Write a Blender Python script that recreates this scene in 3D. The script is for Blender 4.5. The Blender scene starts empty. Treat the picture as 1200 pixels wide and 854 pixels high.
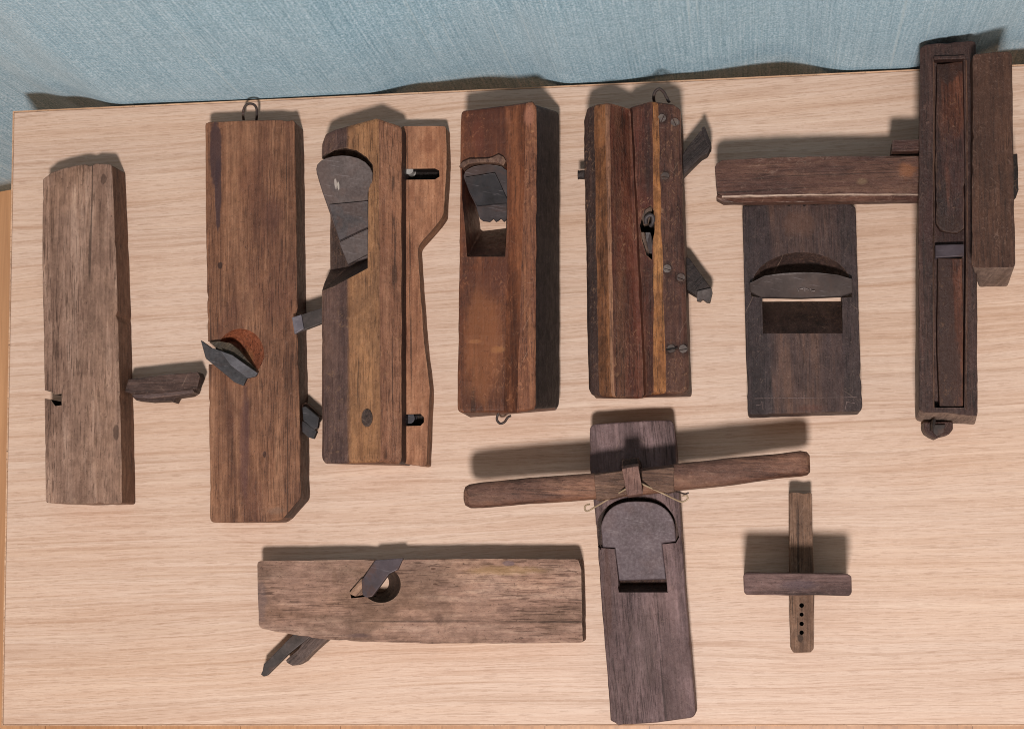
import bpy, bmesh, math, random
from mathutils import Vector, Matrix, noise
random.seed(7)
S = 0.0006                      # metres per picture unit at the table top
scn = bpy.context.scene
col = scn.collection

# ------------------------------------------------------------------ camera geometry
F = 2100.0
CX, CY = 600.0, 427.0
N = Vector((280, 223, F)).normalized()
Xw = Vector((16100, -421, -2100)); Xw = (Xw - N * Xw.dot(N)).normalized()
Zw = -N
Yw = Zw.cross(Xw).normalized()
CAM = Vector((0, 0, 2100 * S))

def V(px, py, z=0.0):
    """point of the place seen at picture position px,py and z units above the table"""
    d = Vector((px - CX, py - CY, F))
    w = Vector((d.dot(Xw), d.dot(Yw), d.dot(Zw)))
    t = (z * S - CAM.z) / w.z
    return CAM + w * t

def drop(v, z=0.0):
    return Vector((v.x, v.y, z * S))

# ------------------------------------------------------------------ node helpers
def srgb(h):
    h = h.lstrip('#')
    out = []
    for i in (0, 2, 4):
        c = int(h[i:i + 2], 16) / 255
        out.append(c / 12.92 if c <= .04045 else ((c + .055) / 1.055) ** 2.4)
    return (*out, 1)

class NT:
    def __init__(s, name):
        s.m = bpy.data.materials.new(name); s.m.use_nodes = True
        s.t = s.m.node_tree; s.t.nodes.clear()
        s.out = s.n('ShaderNodeOutputMaterial')
        s.b = s.n('ShaderNodeBsdfPrincipled')
        s.l(s.b.outputs[0], s.out.inputs[0])
        s.tc = s.n('ShaderNodeTexCoord')
    def n(s, t, **k):
        x = s.t.nodes.new(t)
        for a, v in k.items(): setattr(x, a, v)
        return x
    def l(s, a, b): s.t.links.new(a, b)
    def put(s, sock, v):
        if isinstance(v, bpy.types.NodeSocket): s.l(v, sock)
        else: sock.default_value = v
    def mapping(s, scale=(1, 1, 1), loc=(0, 0, 0), rot=0.0):
        # rotate first, then scale
        m1 = s.n('ShaderNodeMapping'); m1.inputs['Rotation'].default_value = (0, 0, rot)
        s.l(s.tc.outputs['Object'], m1.inputs['Vector'])
        m2 = s.n('ShaderNodeMapping'); m2.inputs['Scale'].default_value = scale; m2.inputs['Location'].default_value = loc
        s.l(m1.outputs[0], m2.inputs['Vector'])
        return m2.outputs[0]
    def noise(s, vec, scale=1.0, detail=4.0, rough=.55, dist=0.0):
        x = s.n('ShaderNodeTexNoise'); s.l(vec, x.inputs['Vector'])
        x.inputs['Scale'].default_value = scale; x.inputs['Detail'].default_value = detail
        x.inputs['Roughness'].default_value = rough; x.inputs['Distortion'].default_value = dist
        return x.outputs['Fac']
    def ramp(s, fac, stops, interp='LINEAR'):
        x = s.n('ShaderNodeValToRGB'); x.color_ramp.interpolation = interp
        e = x.color_ramp.elements
        while len(e) < len(stops): e.new(.5)
        for q, (p, c) in zip(e, stops):
            q.position = p; q.color = c if len(c) == 4 else (*c, 1)
        s.l(fac, x.inputs[0]); return x.outputs[0]
    def step(s, fac, a, b):
        x = s.n('ShaderNodeMapRange', interpolation_type='SMOOTHSTEP')
        s.put(x.inputs['Value'], fac); x.inputs['From Min'].default_value = a; x.inputs['From Max'].default_value = b
        return x.outputs[0]
    def mix(s, fac, a, b, mode='MIX'):
        x = s.n('ShaderNodeMix', data_type='RGBA', blend_type=mode)
        s.put(x.inputs[0], fac); s.put(x.inputs[6], a); s.put(x.inputs[7], b)
        return x.outputs[2]
    def math(s, op, a, b=0.0):
        x = s.n('ShaderNodeMath', operation=op); s.put(x.inputs[0], a); s.put(x.inputs[1], b)
        return x.outputs[0]
    def spots(s, c, spots, na, nb):
        for (cx, cy, rx, ry, cc, am) in spots:                      # knots, ink marks, rubbed patches
            m = s.n('ShaderNodeMapping'); m.inputs['Location'].default_value = (-cx / rx, -cy / ry, 0); m.inputs['Scale'].default_value = (1 / rx, 1 / ry, 0)
            s.l(s.tc.outputs['Object'], m.inputs[0])
            ln = s.n('ShaderNodeVectorMath', operation='LENGTH'); s.l(m.outputs[0], ln.inputs[0])
            d = s.math('ADD', ln.outputs['Value'], s.math('ADD', s.math('MULTIPLY', s.math('SUBTRACT', na, .5), 1.1), s.math('MULTIPLY', s.math('SUBTRACT', nb, .5), 1.6)))
            c = s.mix(s.math('MULTIPLY', s.math('SUBTRACT', 1.0, s.step(d, .45 if am < .65 else .75, 1.1)), am), c, srgb(cc))
        return c
    def bump(s, h, dist, strength=1.0, normal=None):
        x = s.n('ShaderNodeBump'); x.inputs['Distance'].default_value = dist; x.inputs['Strength'].default_value = strength
        s.l(h, x.inputs['Height'])
        if normal: s.l(normal, x.inputs['Normal'])
        return x.outputs[0]

def wood(name, dark, base, light, grain='Y', rot=0.0, rough=.56, seed=0.0, fine=1.0, stain=None, stain_amt=.5,
         bands=(), spots=(), edge='#9c7a60', edge_amt=.5, scratch=.25, pores=.7, bumpd=.0007, spec=.32, blotch=.4, checks=.8, drift=.6, mottle=.22):
    """old worn timber: long grain, pores, grime, handling marks and rubbed arrises"""
    s = NT(name)
    g = (1, 0, 0) if grain == 'X' else ((0, 1, 0) if grain == 'Y' else (0, 0, 1))
    def sc(along, across): return tuple(along if q else across for q in g)
    o = (seed * 3.17, seed * 1.71, seed * .93)
    n1 = s.noise(s.mapping(sc(5, 60), o, rot), 1, 6, .6, .9)
    n2 = s.noise(s.mapping(sc(22, 520 * fine), o, rot), 1, 5, .65, .3)
    n3 = s.noise(s.mapping(sc(70, 1500 * fine), o, rot), 1, 2, .5)
    lo = s.noise(s.mapping(sc(12, 34), (o[1], o[2], o[0]), rot), 1, 4, .6)
    gr = s.noise(s.mapping(sc(110, 190), o, rot), 1, 8, .72)
    sp = s.noise(s.mapping((620, 620, 620), o, rot), 1, 3, .6)
    f = s.math('ADD', s.math('MULTIPLY', n1, .55), s.math('MULTIPLY', n2, .45))
    c = s.ramp(f, [(.36, srgb(dark)), (.5, srgb(base)), (.63, srgb(light))])
    for (x, w, a) in bands:                                        # natural colour zones across the board
        if a is None: continue
        wob = s.math('MULTIPLY', s.math('SUBTRACT', n1, .5), .012)
        sx = s.n('ShaderNodeSeparateXYZ'); s.l(s.tc.outputs['Object'], sx.inputs[0])
        xx = s.math('ADD', sx.outputs[0], wob)
        lo_, hi_, cc = x, w, a
        m = s.math('MULTIPLY', s.step(xx, lo_ - .0022, lo_ + .0022), s.math('SUBTRACT', 1.0, s.step(xx, hi_ - .0022, hi_ + .0022)))
        dk, lt = cc
        c2 = s.ramp(f, [(.34, srgb(dk)), (.64, srgb(lt))])
        c = s.mix(m, c, c2)
    if stain:
        c = s.mix(s.math('MULTIPLY', s.step(lo, .48, .64), stain_amt), c, srgb(stain))
    # grime blotches and pores
    bl = s.step(gr, .36, .62)
    c = s.mix(blotch, c, s.mix(bl, (.40, .37, .37, 1), (1.08, 1.06, 1.05, 1)), 'MULTIPLY')
    ck = s.noise(s.mapping(sc(5, 330), (o[2], o[0] + 5, o[1]), rot), 1, 3, .5, .5)
    c = s.mix(s.math('MULTIPLY', s.step(ck, .655, .70), .75 * checks), c, srgb('#1d1411'))
    po = s.math('SUBTRACT', 1.0, s.step(n3, .38, .45))
    wide = s.noise(s.mapping(sc(9, 26), (o[2] + 3, o[1], o[0]), rot), 1, 3, .6)
    c = s.mix(s.math('MULTIPLY', s.math('MULTIPLY', po, s.step(wide, .32, .6)), pores), c, (.28, .24, .22, 1), 'MULTIPLY')
    dr = s.noise(s.mapping(sc(16, 30), (o[0] + 9, o[2], o[1]), rot), 1, 5, .6)
    c = s.mix(drift, c, s.ramp(dr, [(.34, (.66, .62, .62)), (.5, (1, 1, 1)), (.66, (1.22, 1.18, 1.1))]), 'MULTIPLY')
    c = s.mix(s.math('MULTIPLY', s.step(sp, .62, .7), .12), c, srgb('#a89488'))
    c = s.mix(s.math('MULTIPLY', s.math('SUBTRACT', 1.0, s.step(sp, .3, .38)), .5), c, srgb('#2a1d18'))
    if scratch:
        for k, (r, a, b, t) in enumerate(((.5, 40, 900, .72), (-.9, 60, 1100, .73), (1.5, 50, 800, .74))):
            q = s.noise(s.mapping((b, a, 60), (seed + k * 7.3, k * 3.1, 0), rot + r), 1, 2, .5, .3)
            c = s.mix(s.math('MULTIPLY', s.step(q, t, t + .03), scratch * .6), c, srgb('#b39c8c'))
    c = s.spots(c, spots, gr, n1)
    mo_ = s.noise(s.mapping(sc(210, 330), (o[1] + 2, o[2], o[0]), rot), 1, 6, .75, 1.2)
    md = s.noise(s.mapping(sc(28, 40), (o[2] + 7, o[1], o[0]), rot), 1, 3, .6)
    c = s.mix(s.math('MULTIPLY', s.math('MULTIPLY', s.step(mo_, .54, .64), s.step(md, .42, .6)), mottle), c, srgb(edge))
    c = s.mix(s.math('MULTIPLY', s.math('SUBTRACT', 1.0, s.step(mo_, .33, .43)), mottle * 1.3), c, (.3, .26, .25, 1), 'MULTIPLY')
    c = s.mix(1.0, c, (.96, .86, .79, 1), 'MULTIPLY')
    if edge_amt:
        be = s.n('ShaderNodeBevel', samples=4); be.inputs['Radius'].default_value = .0016
        ge = s.n('ShaderNodeNewGeometry')
        dt = s.n('ShaderNodeVectorMath', operation='DOT_PRODUCT'); s.l(be.outputs[0], dt.inputs[0]); s.l(ge.outputs['Normal'], dt.inputs[1])
        e = s.math('SUBTRACT', 1.0, s.step(dt.outputs['Value'], .82, .97))
        e = s.math('MULTIPLY', e, s.step(gr, .38, .62))
        c = s.mix(s.math('MULTIPLY', e, edge_amt * .6), c, srgb(edge))
    s.l(c, s.b.inputs['Base Color'])
    s.l(s.ramp(gr, [(.3, (rough + .15,) * 3), (.7, (rough - .12,) * 3)]), s.b.inputs['Roughness'])
    s.b.inputs['Specular IOR Level'].default_value = spec
    h = s.math('ADD', s.math('MULTIPLY', n2, .55), s.math('ADD', s.math('MULTIPLY', n3, .35), s.math('ADD', s.math('MULTIPLY', gr, 1.1), s.math('MULTIPLY', mo_, 1.2))))
    s.l(s.bump(h, bumpd, .9), s.b.inputs['Normal'])
    return s.m

def iron(name, dark='#272120', base='#3a3230', light='#514644', rust='#53372a', rust_amt=.35, rough=.55, seed=0, metal=.15, spots=()):
    s = NT(name)
    v = s.mapping((1, 1, 1), (seed, seed * 2, seed * 3))
    a = s.noise(v, 70, 7, .6); b = s.noise(v, 500, 5, .65); r = s.noise(v, 45, 5, .65, .5)
    st = s.noise(s.mapping((60, 900, 300), (seed, 0, 0), .2), 1, 3, .6)
    c = s.ramp(s.math('ADD', s.math('MULTIPLY', a, .8), s.math('MULTIPLY', b, .2)), [(.28, srgb(dark)), (.5, srgb(base)), (.74, srgb(light))])
    c = s.mix(s.math('MULTIPLY', s.step(r, .5, .62), rust_amt), c, srgb(rust))
    c = s.mix(s.math('MULTIPLY', s.step(st, .62, .7), .25), c, srgb('#8b8286'))
    be = s.n('ShaderNodeBevel', samples=4); be.inputs['Radius'].default_value = .0009
    ge = s.n('ShaderNodeNewGeometry')
    dt = s.n('ShaderNodeVectorMath', operation='DOT_PRODUCT'); s.l(be.outputs[0], dt.inputs[0]); s.l(ge.outputs['Normal'], dt.inputs[1])
    e = s.math('MULTIPLY', s.math('SUBTRACT', 1.0, s.step(dt.outputs['Value'], .82, .97)), s.step(a, .4, .6))
    c = s.mix(s.math('MULTIPLY', e, .45), c, srgb('#857a7a'))  # edge glint of the irons, mixed into the base colour
    c = s.spots(c, spots, b, a)
    s.l(c, s.b.inputs['Base Color']); s.b.inputs['Metallic'].default_value = metal
    s.l(s.ramp(b, [(.3, (rough + .15,) * 3), (.7, (rough - .1,) * 3)]), s.b.inputs['Roughness'])
    s.b.inputs['Specular IOR Level'].default_value = .3
    s.l(s.bump(s.math('ADD', a, s.math('MULTIPLY', b, .5)), .00015, .7), s.b.inputs['Normal'])
    return s.m

# ------------------------------------------------------------------ mesh helpers
def jit(v, amp, k=0.0):
    q = noise.noise_vector(Vector((v.x * 70 + k, v.y * 70 - k, v.z * 60)))
    q2 = noise.noise_vector(Vector((v.x * 260 + k, v.y * 260, v.z * 200 + k)))
    return v + Vector((q.x + .5 * q2.x, q.y + .5 * q2.y, 0)) * amp

def nick(v, cen, k, f):
    q = noise.noise(Vector((v.x * 190 + k, v.y * 190 - k, 3.3))) - .33
    if q <= 0: return v
    d = cen - v; d.z = 0
    return v + d.normalized() * min(q * .006, .0014) * f

def subdiv(top, bot, step=.006, amp=.00035, k=0.0):
    T, B = [], []
    size = max((v - top[0]).length for v in top)
    big = size > .1
    if big: step = min(step, .004)
    ct = sum(top, Vector()) / len(top)
    n = len(top)
    for i in range(n):
        a, b = top[i], top[(i + 1) % n]; c, d = bot[i], bot[(i + 1) % n]
        m = max(1, int(round((b - a).length / step)))
        for j in range(m):
            t = j / m
            p = jit(a.lerp(b, t), amp, k); p2 = jit(c.lerp(d, t), amp, k + .3)
            if big: p = nick(p, ct, k, 1); p2 = nick(p2, ct, k, .3)
            T.append(p); B.append(p2)
    return T, B

def loft(bm, top, bot, cap=True, mat=0):
    tv = [bm.verts.new(v) for v in top]; bv = [bm.verts.new(v) for v in bot]
    n = len(tv); fs = []
    for i in range(n):
        j = (i + 1) % n
        fs.append(bm.faces.new((tv[i], tv[j], bv[j], bv[i])))
    if cap:
        fs.append(bm.faces.new(tv)); fs.append(bm.faces.new(list(reversed(bv))))
    for f in fs: f.material_index = mat
    return fs

def round_corners(T, B, rad):
    oT, oB = [], []
    n = len(T)
    for i in range(n):
        p, c, q = T[i - 1], T[i], T[(i + 1) % n]
        a = (c - p); b = (q - c)
        if a.length < 1e-6 or b.length < 1e-6 or a.angle(b) < .45:
            oT.append(c); oB.append(B[i]); continue
        ra = min(rad, a.length * .4) / a.length; rb = min(rad, b.length * .4) / b.length
        for O, X in ((oT, T), (oB, B)):
            p, c, q = X[i - 1], X[i], X[(i + 1) % n]
            s0 = c.lerp(p, ra); s1 = c.lerp(q, rb)
            for t in (0, .33, .67, 1):
                O.append(s0.lerp(c, t).lerp(c.lerp(s1, t), t))
    return oT, oB

def prism(pts, z1, z0=0.0, bot=None, rough=True, step=.006, amp=.00035, k=0.0, rad=0.0):
    """pts: picture outline of the top face; z1 a number or one per point; bot: own outline of the underside"""
    bm = bmesh.new()
    if not isinstance(z1, (list, tuple)): z1 = [z1] * len(pts)
    top = [V(p[0], p[1], z) for p, z in zip(pts, z1)]
    if bot is None:
        zz = z0 if isinstance(z0, (list, tuple)) else [z0] * len(pts)
        b = [drop(v, z) for v, z in zip(top, zz)]
    else:
        zz = z0 if isinstance(z0, (list, tuple)) else [z0] * len(bot)
        b = [V(p[0], p[1], z) for p, z in zip(bot, zz)]
    if rad: top, b = round_corners(top, b, rad)
    if rough: top, b = subdiv(top, b, step, amp, k)
    loft(bm, top, b)
    bmesh.ops.recalc_face_normals(bm, faces=bm.faces)
    return bm

def profile(A, B, mats=None, capmat=0, seg=48, amp=.0005, k=0.0, ease=None):
    """closed cross section A (far end) to B (near end), each point (px,py,z) or a Vector"""
    bm = bmesh.new()
    f = lambda p: p if isinstance(p, Vector) else V(*p)
    A = [f(p) for p in A]; B = [f(p) for p in B]
    n = len(A); rings = []
    L = (A[0] - B[0]).length; cen = sum((v for v in A), Vector()) / n; cen2 = sum((v for v in B), Vector()) / n
    e_ = [(0, .0026), (.0005, .0014), (.0013, .0006), (.0026, .00015)]
    ts = [(a / L, b) for a, b in e_] + [(i / seg, 0) for i in range(1, seg)] + [(1 - a / L, b) for a, b in reversed(e_)]
    for t, ins in ts:
        ring = []; ce = cen.lerp(cen2, t)
        for a, b in zip(A, B):
            v = a.lerp(b, t)
            q = noise.noise_vector(Vector((a.x * 300 + k, v.y * 60, a.z * 300))) + .6 * noise.noise_vector(Vector((a.x * 500, v.y * 260 + k, 0)))
            v = v + Vector((q.x * amp, 0, q.z * amp if a.z > .002 else 0))
            if ins:
                d = Vector((ce.x - v.x, 0, ce.z - v.z)); v = v + d.normalized() * ins
                v.z = max(v.z, 0)
            ring.append(bm.verts.new(v))
        rings.append(ring)
    for i in range(len(rings) - 1):
        for j in range(n):
            j2 = (j + 1) % n
            fc = bm.faces.new((rings[i][j], rings[i][j2], rings[i + 1][j2], rings[i + 1][j]))
            if mats: fc.material_index = mats[j]
    c1 = bm.faces.new(rings[0]); c2 = bm.faces.new(list(reversed(rings[-1])))
    c1.material_index = capmat; c2.material_index = capmat
    bmesh.ops.recalc_face_normals(bm, faces=bm.faces)
    return bm

def cyl(bm, c, axis, r, h, n=24, r2=None, mat=0):
    """cylinder from c along axis (Vector) for h"""
    axis = axis.normalized(); u = axis.orthogonal().normalized(); w = axis.cross(u)
    r2 = r if r2 is None else r2
    top = [c + axis * h + (u * math.cos(2 * math.pi * i / n) + w * math.sin(2 * math.pi * i / n)) * r2 for i in range(n)]
    bot = [c + (u * math.cos(2 * math.pi * i / n) + w * math.sin(2 * math.pi * i / n)) * r for i in range(n)]
    return loft(bm, top, bot, mat=mat)

def wire(pts, r, closed=False, n=8, sub=6):
    """bent wire through points (Vectors), Catmull-Rom smoothed"""
    P = list(pts); Q = []
    for i in range(len(P) - 1):
        p0 = P[max(i - 1, 0)]; p1 = P[i]; p2 = P[i + 1]; p3 = P[min(i + 2, len(P) - 1)]
        for j in range(sub):
            t = j / sub
            Q.append(.5 * ((2 * p1) + (p2 - p0) * t + (2 * p0 - 5 * p1 + 4 * p2 - p3) * t * t + (3 * p1 - p0 - 3 * p2 + p3) * t ** 3))
    Q.append(P[-1])
    bm = bmesh.new(); rings = []
    up = Vector((.13, .21, .97))
    for i, q in enumerate(Q):
        d = (Q[min(i + 1, len(Q) - 1)] - Q[max(i - 1, 0)]).normalized()
        u = d.cross(up).normalized(); w = d.cross(u)
        rings.append([bm.verts.new(q + (u * math.cos(2 * math.pi * k / n) + w * math.sin(2 * math.pi * k / n)) * r) for k in range(n)])
    for a, b in zip(rings, rings[1:]):
        for k in range(n):
            bm.faces.new((a[k], a[(k + 1) % n], b[(k + 1) % n], b[k]))
    bm.faces.new(rings[0]); bm.faces.new(list(reversed(rings[-1])))
    bmesh.ops.recalc_face_normals(bm, faces=bm.faces)
    return bm

def raw(name, bm, mats):
    me = bpy.data.meshes.new(name)
    if not isinstance(mats, (list, tuple)): mats = [mats]
    for m in mats: me.materials.append(m)
    bm.to_mesh(me); bm.free()
    o = bpy.data.objects.new(name, me); col.objects.link(o)
    return o

def boolean(o, cutters):
    for c in cutters:
        m = o.modifiers.new('cut', 'BOOLEAN'); m.operation = 'DIFFERENCE'; m.object = c; m.solver = 'EXACT'
        m.material_mode = 'TRANSFER'
        dg = bpy.context.evaluated_depsgraph_get(); dg.update()
        me = bpy.data.meshes.new_from_object(o.evaluated_get(dg), depsgraph=dg)
        o.modifiers.clear(); old = o.data; o.data = me; me.name = o.name
        bpy.data.meshes.remove(old)
        cm = c.data; bpy.data.objects.remove(c); bpy.data.meshes.remove(cm)

def part(name, bm, mats, root, cut=(), bevel=.0007, smooth=None, label=None, seg=2):
    o = raw(name, bm, mats)
    if cut:
        if bevel:
            m = o.modifiers.new('pre', 'BEVEL'); m.width = bevel; m.segments = 3; m.limit_method = 'ANGLE'; m.angle_limit = math.radians(35); m.use_clamp_overlap = True
        boolean(o, cut); bevel = 0
    o.data.transform(Matrix.Translation(-root.matrix_basis.translation if root.parent is None else -root.parent.matrix_basis.translation))
    o.parent = root
    if smooth is not None:
        for p in o.data.polygons: p.use_smooth = True
        o.data.set_sharp_from_angle(angle=math.radians(smooth))
    if bevel:
        m = o.modifiers.new('worn_edges', 'BEVEL'); m.width = bevel; m.segments = seg; m.limit_method = 'ANGLE'; m.angle_limit = math.radians(35)
        m.use_clamp_overlap = True
    if label: o['label'] = label
    return o

def cutter(bm, mat): return raw('cutter', bm, mat)

def thing(name, label, cat, loc, group=None):
    o = bpy.data.objects.new(name, None); col.objects.link(o)
    o.location = loc; o.empty_display_size = .02
    o['label'] = label; o['category'] = cat
    if group: o['group'] = group
    return o

def lx(root, px, py, z=0): return V(px, py, z).x - root.location.x
def ly(root, px, py, z=0): return V(px, py, z).y - root.location.y
def spot(root, px, py, rx, ry, c, am=1.0, z=0):
    return (lx(root, px, py, z), ly(root, px, py, z), rx * S, ry * S, c, am)

def arc_px(cx, cy, rx, ry, a0, a1, n):
    return [(cx + rx * math.cos(math.radians(a0 + (a1 - a0) * i / (n - 1))), cy - ry * math.sin(math.radians(a0 + (a1 - a0) * i / (n - 1)))) for i in range(n)]

def plate(pts, z, gx, gy, th, **kw):
    """flat tilted plate: top at z at the first point, rising gx, gy per unit, th thick"""
    zs = [z + gx * (x - pts[0][0]) + gy * (y - pts[0][1]) for x, y in pts]
    return prism(pts, zs, [q - th for q in zs], **kw)

def circle_px(cx, cy, rx, ry, n=28, a0=0):
    return [(cx + rx * math.cos(a0 + 2 * math.pi * i / n), cy - ry * math.sin(a0 + 2 * math.pi * i / n)) for i in range(n)]

IRON = iron('old_iron', seed=1)
IRON2 = iron('grey_iron', '#2b2526', '#3d3637', '#514849', seed=2, rust_amt=.25)
IRONB = iron('black_iron', '#1f1c1f', '#3a373c', '#5a565c', seed=3, rust_amt=.15)
WIRE = iron('hook_wire', '#241d1c', '#3a2f2d', '#5b4c46', seed=4, rust_amt=.5)
BRIGHT = iron('bright_steel', '#77726f', '#9a9490', '#c9c2bc', seed=5, rust_amt=.05, rough=.4)
STRING = iron('pale_wire', '#7d6a55', '#a08b72', '#c2ad92', seed=6, rust_amt=.1, metal=.1)
HOLE = wood('dark_hollow', '#140e0c', '#1c1412', '#261b18', seed=3, scratch=0, edge_amt=0)

# ================================================================== 1  weathered grey-brown plane, far left
r = thing('moulding_plane', 'grey-brown wooden plane at the far left, dark wedge sticking out of its right side', 'wood plane', drop(V(100, 400, 0)))
M1 = wood('grey_weathered_wood', '#725c51', '#92796c', '#ae978a', seed=1, stain='#735a4c', stain_amt=.5, fine=.8, scratch=.3, edge='#b39a84', rough=.75,
          spots=[spot(r, 122, 210, 4, 6, '#4a3a33', .7, 48), spot(r, 136, 506, 4, 10, '#45352f', .7, 48), spot(r, 112, 517, 3, 6, '#5b473b', .6, 48), spot(r, 60, 466, 9, 10, '#4f3d34', .5, 48)])
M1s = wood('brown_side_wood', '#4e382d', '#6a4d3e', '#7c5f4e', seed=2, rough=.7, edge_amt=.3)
pts = [(50, 209), (60, 202), (76, 196.5), (93, 193), (112, 191.5), (131, 192), (136, 300), (141, 480), (143, 590), (98, 590.5), (53, 589), (51.5, 420), (49, 300)]
bm = prism(pts, 48, 0, k=1, rad=.0022)
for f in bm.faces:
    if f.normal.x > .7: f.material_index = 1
nc = cutter(prism([(44, 456), (53, 457), (60, 461), (68, 460), (68, 473), (60, 475), (55, 467), (44, 465)], 60, 0, k=2, amp=.0006, step=.003), HOLE)
part('body', bm, [M1, M1s, HOLE], r, [nc], bevel=.0012)
MW = wood('dark_wedge_wood', '#2e2322', '#43332f', '#5a4742', grain='X', seed=5, rough=.6, edge='#7d6a66', edge_amt=.6)
part('wedge', prism([(146, 459), (150, 444), (190, 439.5), (232, 435.5), (234.5, 441), (231, 455.5), (226, 456), (196, 459.5), (157, 462)], [40, 42, 42, 42, 42, 36, 36, 38, 40],
     20, k=3), MW, r)
part('iron', prism([(153, 463), (196, 459.8), (229, 456), (228, 459.5), (222, 463), (206, 465.5), (203, 472), (201, 469), (175, 470.5), (160, 469)], 30, 8, k=4, amp=.0002), MW, r)
# paler strip: light on the iron's lower edge, put into the colour
part('lit_iron_edge', prism([(154, 461.5), (170, 460.5), (226, 455.5), (228, 460), (205, 463.5), (175, 467), (158, 466)], 34, 14, k=4, amp=.0002),
     wood('lit_edge_grey', '#463a3b', '#5a4d4e', '#706162', grain='X', seed=6), r)

# ================================================================== 2  long reddish plane with round eye
r = thing('rabbet_plane', 'long reddish-brown plane with a round eye, wire loop on top and cut-off lower corner', 'wood plane', drop(V(298, 380, 0)))
SP2 = [spot(r, 253, 178, 7, 42, '#3d2c30', .85, 44), spot(r, 255.5, 225, 3.8, 42, '#3d2c30', .85, 44), spot(r, 258, 311, 3, 4, '#33201a', .9, 44), spot(r, 310, 532, 2, 4, '#3a231c', .9, 44),
       spot(r, 286, 520, 7, 75, '#54373a', .45, 44), spot(r, 320, 250, 14, 22, '#583a34', .4, 44), spot(r, 322, 598, 14, 6, '#7b6558', .5, 44)]
M2 = wood('reddish_oak', '#573a2b', '#7e5a45', '#98735b', seed=11, stain='#5d3b30', stain_amt=.5, fine=1.2, pores=.75, spots=SP2, scratch=.15, edge='#3a2620', edge_amt=.4)
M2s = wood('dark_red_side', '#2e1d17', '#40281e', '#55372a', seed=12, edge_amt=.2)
pts = [(240.5, 145), (243, 143), (290, 141), (343, 140.5), (345.5, 143), (347, 250), (349, 400), (352, 520), (352.5, 583), (333, 606), (326, 611), (300, 611.5), (249, 612), (246.5, 609), (244, 420), (241, 250)]
top = [V(p[0], p[1], 44) for p in pts]
sh = {4: 2.5, 5: 2.5, 6: 2, 7: 1, 8: 1}
bm = prism(pts, 44, 0, k=11, rad=.0022)
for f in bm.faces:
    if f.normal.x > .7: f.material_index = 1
bore = wood('bored_red_wood', '#5c3021', '#7f4a33', '#96604a', seed=14, rot=.5, scratch=0, edge_amt=0, blotch=.3, spots=[spot(r, 300, 425, 8, 16, '#8f6b4a', .4)])
c1 = bmesh.new()
tp = [V(x, y, 50) for x, y in circle_px(285, 413, 31, 32)]
bt = [V(x, y, 22) for x, y in circle_px(270, 418, 16, 18)]
loft(c1, tp, bt); bmesh.ops.recalc_face_normals(c1, faces=c1.faces)
c2 = prism([(232, 399), (246, 397), (262, 400), (285, 440), (262, 432), (246, 425), (232, 425)], 60, 14, rough=False)
part('body', bm, [M2, M2s, bore, HOLE], r, [cutter(c1, bore), cutter(c2, HOLE)], bevel=.0012)
GB = iron('blue_grey_iron', '#1b191b', '#2c2a2d', '#403d40', seed=7, rust_amt=.1)
part('iron', plate([(235, 398.5), (247, 407), (262, 412), (290, 442), (285, 452), (275, 448), (262, 437), (241, 420)], 58, -.1, -.1, 8, amp=.0001), GB, r, bevel=.0004)
part('chip_iron', plate([(258, 411), (272, 416), (302, 437), (299, 441), (290, 443), (270, 428)], 61, -.1, -.1, 5, amp=.0001), iron('worn_chip_iron', '#2f2d30', '#434145', '#57545a', seed=17, rust_amt=.15), r, bevel=.0003)
part('wedge', plate([(245, 401), (257, 399.5), (270, 402), (280, 410), (303, 436), (297, 440), (272, 420), (260, 412)], 52, -.1, -.12, 14, amp=.0001),
     wood('olive_wedge', '#25201a', '#3a3328', '#554b3a', seed=16, rot=.8), r, bevel=.0004)
for k, (pp, z1, z0) in enumerate([([(354, 477), (358, 476), (374, 489), (372, 501), (368, 503), (355, 492)], 40, 32), ([(354, 493), (357, 494), (371, 505), (367, 514), (361, 512), (354, 506)], 33, 24)]):
    part('iron_tail', prism(pp, z1, z0, amp=.0001), GB, r, bevel=.0004)
part('wedge_tail', prism([(354, 474), (358, 471), (374, 486), (371, 493), (355, 486)], 30, 8, amp=.0002), M2s, r, bevel=.0004)
part('hanging_loop', wire([V(285.5, 141, 18), V(284.8, 133, 22), V(286.5, 126, 26), V(291, 122, 28), V(297, 122.5, 28), V(300.5, 127, 26), V(301, 134, 22), V(300.5, 141, 18)], .00095), WIRE, r, bevel=0, smooth=80)

# ================================================================== 3  fillister plane with lighter fence board
r = thing('fillister_plane', 'brown ridged plane with a rounded iron and a paler slotted fence board', 'wood plane', drop(V(440, 350, 0)))
B3 = [(lx(r, 372, 400, 56), lx(r, 409, 400, 60), ('#42302f', '#66504a')), (lx(r, 409, 400, 60), lx(r, 445.3, 400, 66), ('#6c4b34', '#a57d5a'))]
M3 = wood('two_tone_old_wood', '#5c4030', '#7e5c42', '#97755a', seed=21, bands=B3, stain='#5c4436', stain_amt=.35, scratch=.15, edge='#a58564', edge_amt=.6)
M3b = wood('brown_slope_wood', '#5a3b2a', '#805a46', '#977059', seed=22, scratch=.15, edge='#a58564', edge_amt=.6)
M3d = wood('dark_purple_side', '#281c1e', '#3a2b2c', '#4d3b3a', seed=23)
A = [(377, 166, 56), (381, 156, 57), (390, 151.5, 59), (444, 138, 68), (470.5, 147, 56), (472, 149, 0), (380, 166, 0)]
B = [(377.5, 541, 54), (379.5, 543.5, 56), (392, 543.5, 58), (446, 541, 66), (470.5, 543, 56), (478, 540, 0), (380, 542, 0)]
A[-2] = drop(V(470.5, 147, 56)) + Vector((.001, 0, 0)); A[-1] = drop(V(377, 166, 56))
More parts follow.
